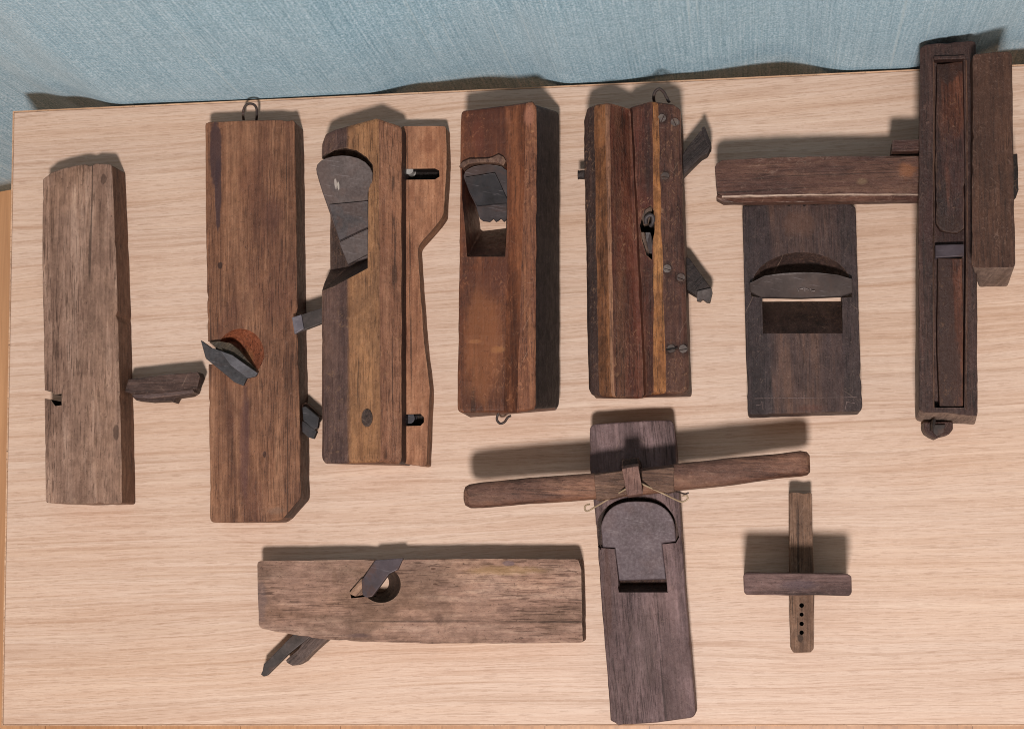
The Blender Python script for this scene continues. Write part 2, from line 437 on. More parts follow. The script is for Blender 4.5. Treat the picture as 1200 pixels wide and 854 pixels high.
B[-2] = drop(V(470.5, 543, 56)) + Vector((.001, 0, 0)); B[-1] = drop(V(377.5, 541, 54))
bm = profile(A, B, [0, 0, 0, 1, 2, 1, 1], 1, k=21)
mo = prism([(366, 215), (371, 196), (378, 184.5), (392, 176), (405, 173.5), (418, 176), (430, 184), (437, 193), (437.5, 206), (432, 222), (431, 300), (431, 315), (388, 338), (372, 345)], [58, 58, 59, 60, 62, 65, 67, 68, 68, 67, 67, 67, 60, 57], 12,
           bot=[(372, 215), (374, 205), (380, 196), (392, 190), (405, 187), (418, 190), (428, 198), (431, 204), (432, 212), (432, 230), (431, 290), (431, 300), (410, 312), (366, 320)], rough=False)
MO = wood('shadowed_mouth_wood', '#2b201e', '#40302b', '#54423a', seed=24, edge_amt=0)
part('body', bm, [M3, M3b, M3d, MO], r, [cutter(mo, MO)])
BL = iron('brown_grey_iron', '#3c3231', '#4a3f3d', '#594d4b', seed=8, rust_amt=.2, spots=[spot(r, 391, 213, 1.6, 6, '#9a8f88', .8, 76), spot(r, 394, 216, 1.2, 5, '#a39a90', .8, 76), spot(r, 412, 222, 14, 8, '#3e3434', .5, 76)])
part('iron', plate([(371, 203), (370.3, 198), (371.5, 193), (376, 188.5), (382, 185.5), (390, 183.3), (400, 182.3), (410, 183), (420, 185.6), (428, 190), (433.5, 196), (436.5, 203), (436, 213), (434, 219), (431, 226), (431, 302), (409, 309), (404, 300), (378, 226)],
     71, 0, -.41, 5, amp=.0002, k=25), BL, r, bevel=.0005)
part('chip_breaker', plate([(385.5, 240), (431, 235.5), (431, 266), (397.5, 282)], 60, 0, -.41, 5, amp=.00015, k=26), IRON2, r, bevel=.0004)
part('wedge', plate([(397, 284), (431, 268), (431, 298), (407.5, 310)], 41, 0, -.41, 5, amp=.00015, k=27), BL, r, bevel=.0004)
part('plug', prism(circle_px(430, 489.5, 6.5, 10.5), [65.8 + 1.1 * math.cos(2 * math.pi * i / 28) for i in range(28)], 54, amp=.00015), wood('dark_plug', '#2d2422', '#403431', '#55473f', grain='Z', seed=28), r, bevel=.0003)
M3f = wood('pinkish_fence_wood', '#7c523c', '#9d7157', '#b4886c', seed=31, stain='#7f5540', stain_amt=.6, spots=[spot(r, 500, 170, 14, 14, '#84553e', .5, 30), spot(r, 483, 225, 6, 20, '#7d4f3a', .4, 30), spot(r, 494, 400, 5, 20, '#8b6350', .4, 30)], fine=.7, pores=.3, scratch=.2, edge='#bb9378')
M3g = wood('fence_edge_wood', '#583825', '#70492f', '#88603f', seed=32)
fo = [(470, 148), (522.5, 148), (523.5, 190), (520, 252), (514, 261), (489, 289), (497, 400), (503.5, 455), (500, 545), (499, 546), (476, 543), (466, 543)]
bt = [drop(V(p[0], p[1], 30)) for p in fo]
bm = prism(fo, 30, 0, k=33, rad=.0022)
for f in bm.faces:
    if f.normal.x > .5: f.material_index = 1
s1 = prism([(468, 196), (508, 195.5), (513, 198), (513.5, 205), (508, 208.5), (468, 209)], 40, 8, rough=False)
s2 = prism([(474, 484.5), (491, 484), (495, 488), (495, 494), (491, 498), (474, 498.5)], 40, 5, rough=False)
FB = part('fence_board', bm, [M3f, M3g, HOLE], r, [cutter(s1, HOLE), cutter(s2, HOLE)])
bm = bmesh.new(); cyl(bm, V(482, 202.5, 12), Vector((0, 0, 1)), .0026, .010, 20); part('screw', bm, BRIGHT, FB, smooth=40)
bm = bmesh.new(); cyl(bm, V(482, 491, 6), Vector((0, 0, 1)), .0034, .009, 20); part('screw', bm, IRONB, FB, smooth=40)
part('depth_iron', prism([(343, 372), (376, 361), (384, 358), (384, 376), (376, 379), (345, 391)], 54, 46, amp=.0001), IRON, r, bevel=.0004)
part('iron_tip', prism([(342, 372), (353, 368.5), (356, 385), (345, 391.5)], 58, 53.5, amp=.0001), iron('worn_iron_tip', '#4b454b', '#625c63', '#7a747b', seed=9, rust_amt=.05), r, bevel=.0004)

# ================================================================== 4  plane with black bevelled right side
r = thing('chamfer_plane', 'red-brown plane with jagged iron over an open mouth and a blackened right side', 'wood plane', drop(V(590, 300, 0)))
SP4 = [spot(r, 584, 410, 9, 5, '#a5794f', .45, 84), spot(r, 556, 400, 8, 2.5, '#a5794f', .4, 84), spot(r, 572, 437, 3.4, 2, '#2f1712', .9, 84), spot(r, 560, 160, 8, 22, '#8a4a35', .35, 80), spot(r, 567, 400, 26, 75, '#8c5a3a', .5, 80),
       spot(r, 620, 135, 8, 16, '#a57462', .6, 98)]
M4 = wood('oily_red_wood', '#432518', '#643c28', '#805239', seed=41, stain='#46271d', stain_amt=.65, fine=.7, rough=.5, spots=SP4 + [spot(r, 566, 150, 30, 50, '#4c2a20', .6, 85), spot(r, 580, 325, 22, 30, '#4f2b1f', .55, 85)], edge='#96684c', edge_amt=.5, mottle=.45, pores=.4, scratch=.2, bumpd=.0003)
M4b = wood('rubbed_edge_wood', '#593629', '#7a513c', '#96694c', seed=42, stain='#54322a', stain_amt=.5, spots=SP4[-1:], edge='#a8795a', edge_amt=.8, mottle=.7, scratch=.5)
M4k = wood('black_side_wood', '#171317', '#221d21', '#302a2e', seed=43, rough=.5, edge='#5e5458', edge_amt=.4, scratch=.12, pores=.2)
A = [(540, 130, 80), (600, 122, 90), (617, 119.5, 98), (625, 118, 100), (629, 122, 99), Vector(), Vector()]
B = [(536, 483, 80), (590, 483.5, 90), (606, 483, 97), (620, 481, 100), (627.5, 479, 98), Vector(), Vector()]
A[5] = V(655, 131, 30); A.insert(6, V(653.5, 132, 0)); A[7] = drop(V(540, 130, 80))
B[5] = V(655, 478, 30); B.insert(6, V(653, 481, 0)); B[7] = drop(V(536, 483, 80))
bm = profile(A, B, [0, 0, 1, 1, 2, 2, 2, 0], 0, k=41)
mo = prism([(541, 193), (549, 189), (560, 187.5), (572, 189), (586, 184), (594, 190), (594.5, 240), (594, 268), (592, 301.5), (547, 301.5), (545, 272), (541, 232)], [82, 84, 85, 87, 90, 91, 91, 91, 91, 83, 83, 82], -10,
           bot=[(563, 246), (566, 245), (570, 245), (576, 245), (585, 245), (593, 245), (593, 255), (593, 258), (593, 264), (568, 267), (565, 265), (563, 250)], rough=False)
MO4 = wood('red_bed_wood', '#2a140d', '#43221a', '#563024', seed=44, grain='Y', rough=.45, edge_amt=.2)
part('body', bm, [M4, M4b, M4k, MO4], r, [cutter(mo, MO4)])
part('chipped_rim', prism([(537.5, 195), (541, 190), (550, 186.5), (568, 185.5), (577, 184), (584, 181), (590, 184), (593, 189), (590, 194.5), (583, 191), (572, 190), (560, 190.5), (548, 193), (543, 197)],
     [86, 88, 89, 91, 92, 93, 93, 93, 91, 90, 90, 89, 88, 86], 70, k=45, amp=.0007, step=.002), wood('torn_grey_wood', '#3b2b27', '#5a443c', '#7a6355', seed=45, scratch=.5), r, bevel=.0004)
part('iron', plate([(543, 207), (545, 201), (549, 198), (554, 195.5), (560, 194), (567, 193), (574, 193), (582, 194), (588, 195.5), (594, 200), (594, 238), (594, 257), (590.5, 260), (587, 256), (584, 258.5), (581, 260), (578, 256.5), (574, 260), (566, 259), (562, 256), (557.5, 241), (550, 226)],
     71, 0, -.7, 4, amp=.0001, k=46), IRON2, r, bevel=.0004)
part('chip_breaker', plate([(545, 208), (580, 202.5), (594, 233), (594, 238), (559, 241.5), (547, 218)], 74.5, 0, -.7, 4, amp=.0001), GB, r, bevel=.0004)
part('hanging_hook', wire([V(586, 480, 30), V(583, 487, 28), V(582.5, 492, 26), V(586, 496, 24), V(591, 494.5, 24), V(595, 489, 24), V(598.5, 487, 25)], .0009), WIRE, r, bevel=0, smooth=80)

# ================================================================== 5  striped moulding plane, sole up
r = thing('profiled_plane', 'grooved plane striped red and yellow-brown, with screws and two dark wedges on its right', 'wood plane', drop(V(745, 300, 0)))
def m5(n, a, b, c, sd, **k):
    k.setdefault('mottle', .45)
    return wood(n, a, b, c, seed=sd, fine=k.pop('fine', .9), **k)
Mp = m5('purple_strip_wood', '#241816', '#362521', '#4b3630', 51, scratch=.15)
Mt = m5('tan_strip_wood', '#553726', '#875c3d', '#a97951', 52, stain='#5b3c26', stain_amt=.6, blotch=.8)
BR = [(lx(r, 718, 300, 84), lx(r, 732, 300, 84), ('#3b261f', '#6b4837')), (lx(r, 741, 300, 88), lx(r, 752, 300, 88), ('#402219', '#6e4435')), (lx(r, 757, 300, 90), lx(r, 764, 300, 90), ('#2a1917', '#4d3029'))]
Mr = m5('red_groove_wood', bands=BR, a='#311c18', b='#543227', c='#6e4736', sd=53, stain='#5f2d24', stain_amt=.45, scratch=.2)
My = m5('yellow_strip_wood', '#6b4429', '#97693f', '#b28555', 54, stain='#8a5a33', stain_amt=.5, blotch=.7)
SC = ((776, 139), (791, 144), (780, 207), (782, 315), (798, 326), (787, 409), (800.5, 409))
Mk = m5('brown_screwed_strip', '#37221e', '#4f332b', '#654839', 55, spots=[spot(r, x, y, 8, 9, '#261814', .6, 93) for x, y in SC], stain='#5c3f33', stain_amt=.5)
A = [(684, 137, 78), (687, 126, 80), (696, 122.5, 84), (709, 120.5, 92), (714, 121.5, 92), (737, 129, 70), (739, 129, 70), (741, 124.5, 92), (765, 118.5, 96), (771, 119, 96), (792, 122, 92), (797, 126, 90), Vector(), Vector()]
B = [(690, 460, 78), (692, 463.5, 80), (702, 464.5, 84), (716, 465.5, 92), (720, 466, 92), (749, 467, 80), (755, 466.5, 80), (758, 463, 90), (766, 462, 96), (781, 461, 96), (803, 460.5, 92), (807.5, 457, 90), Vector(), Vector()]
A[-2] = drop(A[-3] if isinstance(A[-3], Vector) else V(*A[-3])); A[-1] = drop(V(*A[0]))
B[-2] = drop(V(*B[-3])); B[-1] = drop(V(*B[0]))
bm = profile(A, B, [0, 0, 1, 5, 2, 2, 2, 2, 3, 4, 4, 4, 4, 0], 2, k=51, amp=.0005)
mh = prism([(749, 262), (754, 244), (762, 240), (766, 246), (767, 268), (765, 285), (763, 303), (757, 298), (751, 276)], 105, 40, amp=.0012, step=.002)
Ml = m5('pale_line_wood', '#573a2e', '#7d5a47', '#96735a', 56)
part('body', bm, [Mp, Mt, Mr, My, Mk, Ml, HOLE], r, [cutter(mh, HOLE)])
GW = wood('chipped_grey_wood', '#443833', '#63544c', '#80706a', seed=57, scratch=.4)
part('blade', prism([(748.5, 272), (755, 272), (760, 285), (761, 303), (757, 302), (752, 287)], [88, 88, 80, 84, 84, 84], [80, 80, 72, 70, 70, 76], amp=.0001), GW, r, bevel=.0004)
part('blade', prism([(756, 272), (762, 272), (765, 282), (765, 296), (761, 297), (758, 285)], [88, 88, 84, 84, 82, 82], [80, 80, 74, 72, 70, 72], amp=.0001), IRON2, r, bevel=.0004)
part('splinter', prism([(752, 215), (758, 211), (763, 216), (764, 246), (760, 262), (754, 264), (750, 250)], 91, 80, amp=.0008, step=.002), GW, r, bevel=.0005)
part('iron_scroll', wire([V(757, 262, 94), V(757, 256, 97), V(761, 252.5, 98), V(765, 254, 97), V(765, 261, 95), V(762, 265, 92)], .0014), IRON2, r, bevel=0, smooth=80)
scm = iron('screw_head_iron', '#332825', '#4f4440', '#83786f', seed=10, rust_amt=.5)
def screw_slot(px, py, z):
    a = random.uniform(0, 3.1); u = Vector((math.cos(a), math.sin(a))) * 7; n = Vector((-math.sin(a), math.cos(a))) * .42
    return prism([(px - u.x - n.x, py - u.y - n.y), (px + u.x - n.x, py + u.y - n.y), (px + u.x + n.x, py + u.y + n.y), (px - u.x + n.x, py - u.y + n.y)], z + 4, z - .3, rough=False)
for (px, py) in SC:
    t = (py - 120) / 340
    z = 95.5 if px < 772 + 12 * t + 8 else 93.5
    bm = bmesh.new(); c = V(px, py, z - 3)
    cyl(bm, c, Vector((random.uniform(-.12, .12), random.uniform(-.12, .12), 1)), .0028, .0021, 22, r2=.0024)
    sl = raw('cutter', screw_slot(px, py, z), HOLE)
    part('screw', bm, [scm, HOLE], r, [sl], bevel=.0003)
WD = wood('blackened_wedge', '#1f1a1b', '#2f2829', '#443b3a', seed=58, rot=.8, edge='#6e6260', edge_amt=.5)
part('wedge', prism([(799, 182), (806, 172), (821.5, 153), (826, 155), (833, 172), (829, 180), (822, 184), (800, 206)], 54, 32, k=58, amp=.0003), WD, r)
part('wedge_end', prism([(822, 150), (826, 147.5), (833.5, 168), (833, 174), (828, 169)], [56, 56, 54, 54, 56], 30, amp=.0002), WD, r)
part('wedge', prism([(802, 300), (808, 303), (834, 338), (832, 346), (822, 350), (802, 338)], 42, 20, k=59, amp=.0003), WD, r)
part('iron_tail', prism([(817, 341), (833, 337), (835, 342), (832, 354.5), (828, 354), (823, 350), (821, 353), (816.5, 352)], [46, 46, 46, 44, 44, 44, 44, 44], 34, amp=.0002), IRON, r, bevel=.0004)
bm = bmesh.new(); cyl(bm, V(686, 205, 40), Vector((-1, .03, 0)), .0034, .0052, 16, r2=.003); part('peg', bm, WD, r, smooth=40)
part('hanging_hook', wire([V(767, 121, 60), V(766, 114, 66), V(768, 107.5, 70), V(773, 104.5, 72), V(778, 108.5, 72), V(781, 114, 72), V(783.5, 119, 72), V(784.5, 118.5, 72)], .0011), WIRE, r, bevel=0, smooth=80)

# ================================================================== 6  plough plane, right
r = thing('plough_plane', 'dark plough plane at the right edge with a long cross arm and side block', 'wood plane', drop(V(1110, 290, 0)))
D = ('#271918', '#3a2825', '#503a35')
M6 = wood('dark_body_wood', *D, seed=61, stain='#3c2423', stain_amt=.6, rough=.5, spec=.35, edge='#7a6158', edge_amt=.6, scratch=.2, mottle=.4)
PB = [(lx(r, 1090, 180, 98), lx(r, 1107, 180, 98), ('#281d1f', '#45332f'))]
M6r = wood('red_panel_wood', '#331d18', '#533226', '#694334', seed=62, bands=PB, spots=[spot(r, 1114, 80, 16, 16, '#2e211f', .8, 98), spot(r, 1112, 265, 16, 12, '#33231f', .7, 98), spot(r, 1112, 440, 18, 50, '#3c2a26', .8, 100), spot(r, 1108, 350, 8, 60, '#3c2a26', .7, 100)], stain='#3a2a2b', stain_amt=.8, rough=.5, scratch=.15)
M6e = wood('greyed_end_grain', '#63544e', '#857670', '#9d8e86', grain='Z', seed=63, scratch=.5, rough=.8)
M6b = wood('block_brown_wood', '#33221b', '#4b3328', '#5f4435', seed=64, stain='#402a21', stain_amt=.5, edge='#7f675c', edge_amt=.6, scratch=.25, mottle=.4)
pts = [(1078, 57), (1082, 53), (1110, 50), (1139, 47.5), (1144, 50), (1145, 200), (1145.5, 485), (1144, 488), (1110, 484), (1082, 483), (1077, 480), (1076, 300)]
pb = [(1079, 66), (1082, 63), (1108, 61), (1132, 59), (1135, 62), (1138, 200), (1143, 496), (1141, 497.5), (1110, 495.5), (1077, 494), (1072.5, 491), (1073, 300)]
bm = prism(pts, 108, 0, bot=pb, k=61, rad=.0022)
for f in bm.faces:
    if f.normal.y < -.6: f.material_index = 1
u1 = prism([(1095, 67), (1130, 66), (1132, 180), (1133, 300), (1131, 477), (1095, 477), (1094, 300), (1094, 180)], 115, 88, rough=False)
part('body', bm, [M6, M6e, M6], r, [cutter(u1, M6)], bevel=.0012)
part('panel', prism([(1098, 75), (1129, 72), (1131, 180), (1130, 268), (1122, 274), (1102, 271), (1097, 262), (1096, 180)], [96, 96, 100, 98, 94, 94, 98, 100], 87, k=62), M6r, r)
part('panel', prism([(1099, 302), (1128, 303), (1129, 400), (1129, 476), (1118, 477), (1101, 476), (1098, 400)], [101, 101, 102, 103, 103, 103, 102], 87, k=63), M6r, r)
part('rim', prism([(1094, 66), (1131, 64.5), (1132, 69), (1095, 70.5)], 112, 100, k=64, amp=.0002), M6, r)
part('iron', prism([(1096, 287), (1130, 286), (1130, 300), (1096, 302)], [98, 98, 104, 104], 88, amp=.0001), iron('dull_plough_iron', '#3d3434', '#50454a', '#61555a', seed=11), r, bevel=.0005)
part('rail_bead', prism([(1093.2, 72), (1095, 72), (1095.5, 180), (1094.8, 300), (1095, 478), (1093.2, 478), (1093, 300), (1093.4, 180)], 109.5, 104, k=65, amp=.0003), M6b, r, bevel=.0003)
part('rail_bead', prism([(1131.3, 70), (1133.5, 70), (1134.5, 180), (1134.5, 300), (1133, 480), (1131, 480), (1132.5, 300), (1132.5, 180)], 109.5, 104, k=66, amp=.0003), M6b, r, bevel=.0003)
bt = [(1131, 85), (1170, 84), (1176, 90), (1180, 200), (1182, 331), (1180, 336), (1148, 336.5), (1146, 333), (1133, 200)]
tp = [(1140, 64), (1182, 60), (1186, 64), (1187.5, 180), (1190, 308), (1188, 314), (1142, 314.5), (1138.5, 310), (1139.5, 180)]
bm = prism(tp, 150, 8, bot=bt, k=66, rad=.0022)
for f in bm.faces:
    if f.normal.y < -.5: f.material_index = 1
part('fence_block', bm, [M6b, M6e], r, label='upright dark brown block along the right of the body')
ARM = wood('arm_wood', '#3a2622', '#583d35', '#6c5145', grain='X', seed=67, stain='#412d2b', stain_amt=.6, edge='#a8948a', edge_amt=.8, scratch=.3,
           spots=[spot(r, 1063, 200, 14, 12, '#8a5c3f', .6, 87), spot(r, 1010, 212, 8, 5, '#7e6a54', .5, 87)])
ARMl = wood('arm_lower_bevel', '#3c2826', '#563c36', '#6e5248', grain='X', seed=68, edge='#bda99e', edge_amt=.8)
A = [(837.5, 195, 84), (846, 187.5, 86), (852, 185, 86), Vector()]
am = prism([(837.5, 196), (840, 191), (846, 187.5), (907, 184), (960, 183), (1010, 183), (1082, 182.5), (1082, 228), (1000, 228), (900, 229.5), (848, 231), (840, 227)], 86, 58, k=67,
           bot=None)
part('cross_arm', am, ARM, r)
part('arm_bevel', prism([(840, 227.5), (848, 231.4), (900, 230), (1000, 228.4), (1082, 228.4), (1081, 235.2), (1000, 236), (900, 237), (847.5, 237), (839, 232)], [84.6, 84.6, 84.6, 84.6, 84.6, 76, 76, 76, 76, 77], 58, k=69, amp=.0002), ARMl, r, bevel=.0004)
part('worn_arris', prism([(846, 229.6), (900, 228.2), (1000, 227.3), (1078, 227.4), (1078, 228.4), (1000, 228.8), (960, 228.7), (900, 230.2), (846, 231.4)], 86.6, 84, k=72, amp=.00035, step=.003), wood('pale_rubbed_arris', '#8a756a', '#b39f95', '#cbbab0', grain='X', seed=76, scratch=0), r, bevel=0)  # rubbed arris, its whitish highlight line coloured in as pale wood
part('arm_end', prism([(1186, 181), (1192, 180), (1193.5, 200), (1193.5, 222), (1190, 232), (1185, 234)], 86, 58, k=70, amp=.0006, step=.003), HOLE, r)
part('arm_wedge', prism([(1046, 164), (1085, 163), (1085, 176), (1045, 178)], 92, 60, amp=.0003), ARM, r)
tg = [(1082.5, 494), (1117, 494), (1117, 503), (1112, 509), (1103, 511), (1097.5, 514), (1091, 511), (1085, 507), (1082.5, 502)]
part('tongue', prism(tg, 40, 6, k=71, amp=.0003, step=.003), M6, r)
part('tongue_iron', prism([(1093, 497), (1108, 497), (1106, 506), (1098, 511), (1093.5, 506)], 44, 34, amp=.0001), IRON, r, bevel=.0006)
part('tongue_notch', prism([(1094, 490.5), (1097, 491), (1095.5, 500), (1093, 503), (1092.5, 497)], 70, 34, rough=False), HOLE, r, bevel=.0003)

# ================================================================== 7  short dark block plane under the arm
r = thing('smoothing_plane', 'short dark rectangular plane with curved iron, just below the long cross arm', 'wood plane', drop(V(940, 360, 0)))
B7 = [(lx(r, 870, 360, 50), lx(r, 903, 360, 50), ('#2d2528', '#453b3e')), (lx(r, 985, 360, 50), lx(r, 1020, 360, 50), ('#2d2528', '#463a3a'))]
M7 = wood('near_black_wood', '#33272a', '#4c3c3a', '#624b42', seed=71, bands=B7, stain='#3c3033', stain_amt=.5, rough=.55, edge='#6e5f5a', edge_amt=.5, scratch=.25,
          spots=[spot(r, 935, 262, 22, 18, '#5f463c', .5, 50), spot(r, 950, 478, 20, 6, '#5c3830', .35, 50)])
pts = [(871, 240), (1001, 238), (1002.8, 243), (1005, 320), (1010.5, 478), (1008, 482), (940, 484), (878.5, 486), (876, 482), (872, 320), (869.8, 245)]
bm = prism(pts, 50, 0, k=71, rad=.0022)
arch = [(880, 334)] + arc_px(939.5, 336, 59, 41, 172, 8, 14) + [(999, 330)]
mo = prism(arch + [(999, 348), (987, 349), (987.5, 391), (894, 391.5), (893, 349), (880, 347)], 50.6, -6,
           bot=[(893.5, 346.5)] + [(893.5 + i * 6, 344) for i in range(1, 15)] + [(984.5, 345), (985, 347), (985, 348), (985, 348.6), (893.5, 349), (893.4, 348.4), (893.4, 348)], rough=False)
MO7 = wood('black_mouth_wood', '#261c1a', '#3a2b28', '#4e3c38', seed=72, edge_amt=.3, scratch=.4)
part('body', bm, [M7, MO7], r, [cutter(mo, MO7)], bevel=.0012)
I7 = iron('dark_plane_iron', '#332a29', '#413735', '#524744', seed=12, rust_amt=.15)
bp = [(878, 332), (896, 323), (918, 320), (942, 318.8), (962, 319.5), (982, 322), (999, 327), (999.5, 343), (986, 347), (940, 349.5), (892, 348.5), (879, 342)]
part('iron', prism(bp, [62, 66, 68, 69, 69, 68, 64, 54, 52, 50, 50, 54], [52, 56, 58, 59, 59, 58, 54, 44, 42, 40, 40, 44], k=73, amp=.0002), I7, r, bevel=.0007)
part('cheek', prism([(879, 344.5), (894, 350), (894, 392), (886, 391), (879, 360)], 51, 44, amp=.0001), M7, r, bevel=.0003) if False else None
tick = wood('chalky_scratch', '#8a8488', '#9a9498', '#aca6aa', seed=74, scratch=0, edge_amt=0)
bm = bmesh.new()
for i, (x, y, a, l) in enumerate([(935, 339, 1.2, 4), (939, 338, .2, 4), (943, 339, 1.6, 4), (946, 338.5, .5, 3.5), (950, 339.5, 1.3, 4), (953, 340.5, 0, 3)]):
    dx, dy = math.cos(a) * l / 2, math.sin(a) * l / 2
    z = 59.2
    t = [V(x - dx, y - dy, z), V(x + dx, y + dy, z), V(x + dx + .5, y + dy + .7, z), V(x - dx + .5, y - dy + .7, z)]
    loft(bm, t, [v - Vector((0, 0, .0028)) for v in t])
bmesh.ops.recalc_face_normals(bm, faces=bm.faces)
part('stamped_mark', bm, tick, r, bevel=0)
bm = bmesh.new()
for t0, t1, w in (((884, 466.5), (1004, 465), .6), ((893, 470), (894.5, 480), .7), ((892, 474), (886, 475), .5), ((990, 480), (992, 470), .6), ((992, 470.5), (1002, 472), .6)):
    d = Vector((t1[0] - t0[0], t1[1] - t0[1])).normalized(); n = Vector((-d.y, d.x)) * w
    q = [V(t0[0], t0[1], 50.3), V(t1[0], t1[1], 50.3), V(t1[0] + n.x, t1[1] + n.y, 50.3), V(t0[0] + n.x, t0[1] + n.y, 50.3)]
    loft(bm, q, [v - Vector((0, 0, .0006)) for v in q])
bmesh.ops.recalc_face_normals(bm, faces=bm.faces)
part('scribed_line', bm, wood('scribe_grey', '#5f5355', '#6d6062', '#7b6e70', seed=75, scratch=0, edge_amt=0), r, bevel=0)
for x in (924.5, 942.5):
    bm = bmesh.new(); cyl(bm, V(x, 240.3, 49.5), Vector((0, 0, 1)), .0011, .0005, 12); part('nail_hole', bm, HOLE, r, bevel=0)

# ================================================================== 8  long plane with two-handed cross handle
r = thing('handled_plane', 'long dark plane with a round wooden handle bar tied across it with pale wire', 'wood plane', drop(V(755, 700, 0)))
R8 = .075
M8 = wood('dark_grey_brown_wood', '#4b3d40', '#6c5b5f', '#847176', seed=81, rot=-R8, stain='#584747', stain_amt=.5, edge='#7b6a68', edge_amt=.5, scratch=.25, fine=.9,
          spots=[spot(r, 755, 760, 16, 60, '#5e5050', .35, 45), spot(r, 712, 700, 5, 60, '#5b4038', .35, 45)])
pts = [(691, 500), (697, 496.5), (740, 493.5), (786, 492), (789, 495), (792, 520), (793, 545), (796, 580), (804, 700), (816, 836), (812, 840.5), (770, 846), (722, 849.5), (716, 847), (706, 720), (697, 600), (691, 545)]
bm = prism(pts, 45, 0, k=81, rad=.0022)
rec = [(746 + 50 * math.copysign(abs(math.cos(t)) ** .8, math.cos(t)), 636 - 53 * math.sin(t) ** .85) for t in [math.radians(177 - 172 * i / 17) for i in range(18)]] + [(786, 647)]
mo = prism(rec + [(783, 694), (725, 694), (719, 650), (705, 646)], 45.6, [36] * 19 + [14, 14, 36, 36], rough=False,
           bot=rec + [(781, 684), (726, 684), (720, 650), (706, 646)])
part('body', bm, [M8, MO7], r, [cutter(mo, MO7)], bevel=.0012)
I8 = iron('wide_plane_iron', '#44383a', '#514448', '#5e5154', seed=13, rust_amt=.15)
bl = [(747.5 + 44.5 * math.copysign(abs(math.cos(t)) ** .75, math.cos(t)), 630 - 43 * math.sin(t) ** .85) for t in [math.radians(165 - 155 * i / 19) for i in range(20)]] + [(792, 634), (776, 636.5), (780.5, 678.5), (725, 680), (720.5, 642), (706, 641)]
zb = [60 - (y - 587) * .32 for x, y in bl]
part('iron', prism(bl, zb, [z - 6 for z in zb], k=83, amp=.00015), I8, r, bevel=.0007)
for q in ([(704, 641.5), (720.5, 642.5), (725, 684), (723, 693), (716, 690), (708, 670)], [(776, 637), (792, 635.5), (797, 650), (795, 668), (790, 690), (782, 693), (781, 680)]):
    part('cheek', prism(q, 45.6, 20, k=84, amp=.0002), M8, r, bevel=.0004)
MH = wood('handle_wood', '#54392f', '#7a5a4c', '#94735f', grain='X', rot=R8, seed=85, stain='#5c453f', stain_amt=.6, fine=.6, edge='#a5897a', edge_amt=.6, scratch=.3)
def bar(L, k, capround):
    """rounded handle half through stations (px,py_top,py_bottom,z_mid,thickness)"""
    bm = bmesh.new(); rings = []; n = 14
    for (px, yt, yb, z, th) in L:
        a = V(px, yt, z); b = V(px, yb, z); c = (a + b) / 2; h = (a - b).length / 2
        ring = []
        for i in range(n):
            t = 2 * math.pi * i / n
            ct, st = math.cos(t), math.sin(t)
            e = .55
            ct = math.copysign(abs(ct) ** e, ct); st = math.copysign(abs(st) ** e, st)
            v = c + (a - c).normalized() * h * ct + Vector((0, 0, th * S / 2)) * st
            v = jit(v, .0003, k)
            ring.append(bm.verts.new(v))
        rings.append(ring)
    for p, q in zip(rings, rings[1:]):
        for i in range(n): bm.faces.new((p[i], p[(i + 1) % n], q[(i + 1) % n], q[i]))
    bm.faces.new(rings[0]); bm.faces.new(list(reversed(rings[-1])))
    bmesh.ops.recalc_face_normals(bm, faces=bm.faces)
    return bm
def st(L, m=5):
    out = []
    for a, b in zip(L, L[1:]):
        for j in range(m):
            t = j / m; out.append(tuple(x + (y - x) * t for x, y in zip(a, b)))
    return out + [L[-1]]
HZ = 96
LH = [(544.6, 574, 587, HZ, 16), (546.5, 570, 592.5, HZ, 26), (552, 567, 595, HZ, 32), (565, 565, 595, HZ, 34), (620, 559.5, 590.5, HZ, 36), (697, 554, 585.5, HZ, 38),
      (700, 554, 585, HZ, 38), (740, 550, 581, HZ, 38), (785, 544.5, 577, HZ, 38), (792, 543, 575, HZ, 38), (850, 537, 569.5, HZ, 37), (905, 532, 561.5, HZ, 34), (938, 528, 558, HZ, 32), (946, 529.5, 556.5, HZ, 26), (949, 533, 553, HZ, 16)]
part('handle', bar(st(LH), 86, True), MH, r, smooth=50, bevel=0)
MP = wood('dull_brown_plate', '#46352e', '#644d42', '#7c6253', grain='X', rot=R8, seed=87, edge='#8b7a6c', scratch=.3)
part('handle_socket', prism([(696, 556), (731, 551), (733, 572), (735, 579), (715, 584), (699, 586)], 117.5, 80, k=88, amp=.0003), MP, r)
part('handle_socket', prism([(752, 551), (790, 547), (790, 575), (782, 577), (765, 573), (752, 567)], 117.5, 80, k=89, amp=.0003), MP, r)
PO = wood('post_wood', '#5b4340', '#755a55', '#8a6f68', seed=90, edge='#a08880', scratch=.15)
part('post', prism([(728.5, 549), (748, 545.5), (753.6, 578), (735, 581)], 140, 46, amp=.0002, bot=[(730, 537), (749, 536), (753, 581), (736, 583)]), PO, r)
part('post_end', prism([(729.5, 538), (747, 536.5), (748.5, 545), (728.5, 548)], 112, 46, amp=.0002), MO7, r, bevel=.0004)
part('tie_wire', wire([V(737, 571, 126), V(732, 573.5, 124), V(714, 584, 104), V(697, 594, 84), V(689, 598.5, 78), V(685.5, 597, 77), V(686, 592.5, 78), V(691, 590.5, 80)], .0006), STRING, r, bevel=0, smooth=80)
part('tie_wire', wire([V(751, 566, 126), V(757, 569, 122), V(775, 577, 106), V(796, 587, 84), V(802, 587, 80), V(806, 583.5, 79), V(804, 580, 79), V(800, 581, 80)], .0006), STRING, r, bevel=0, smooth=80)
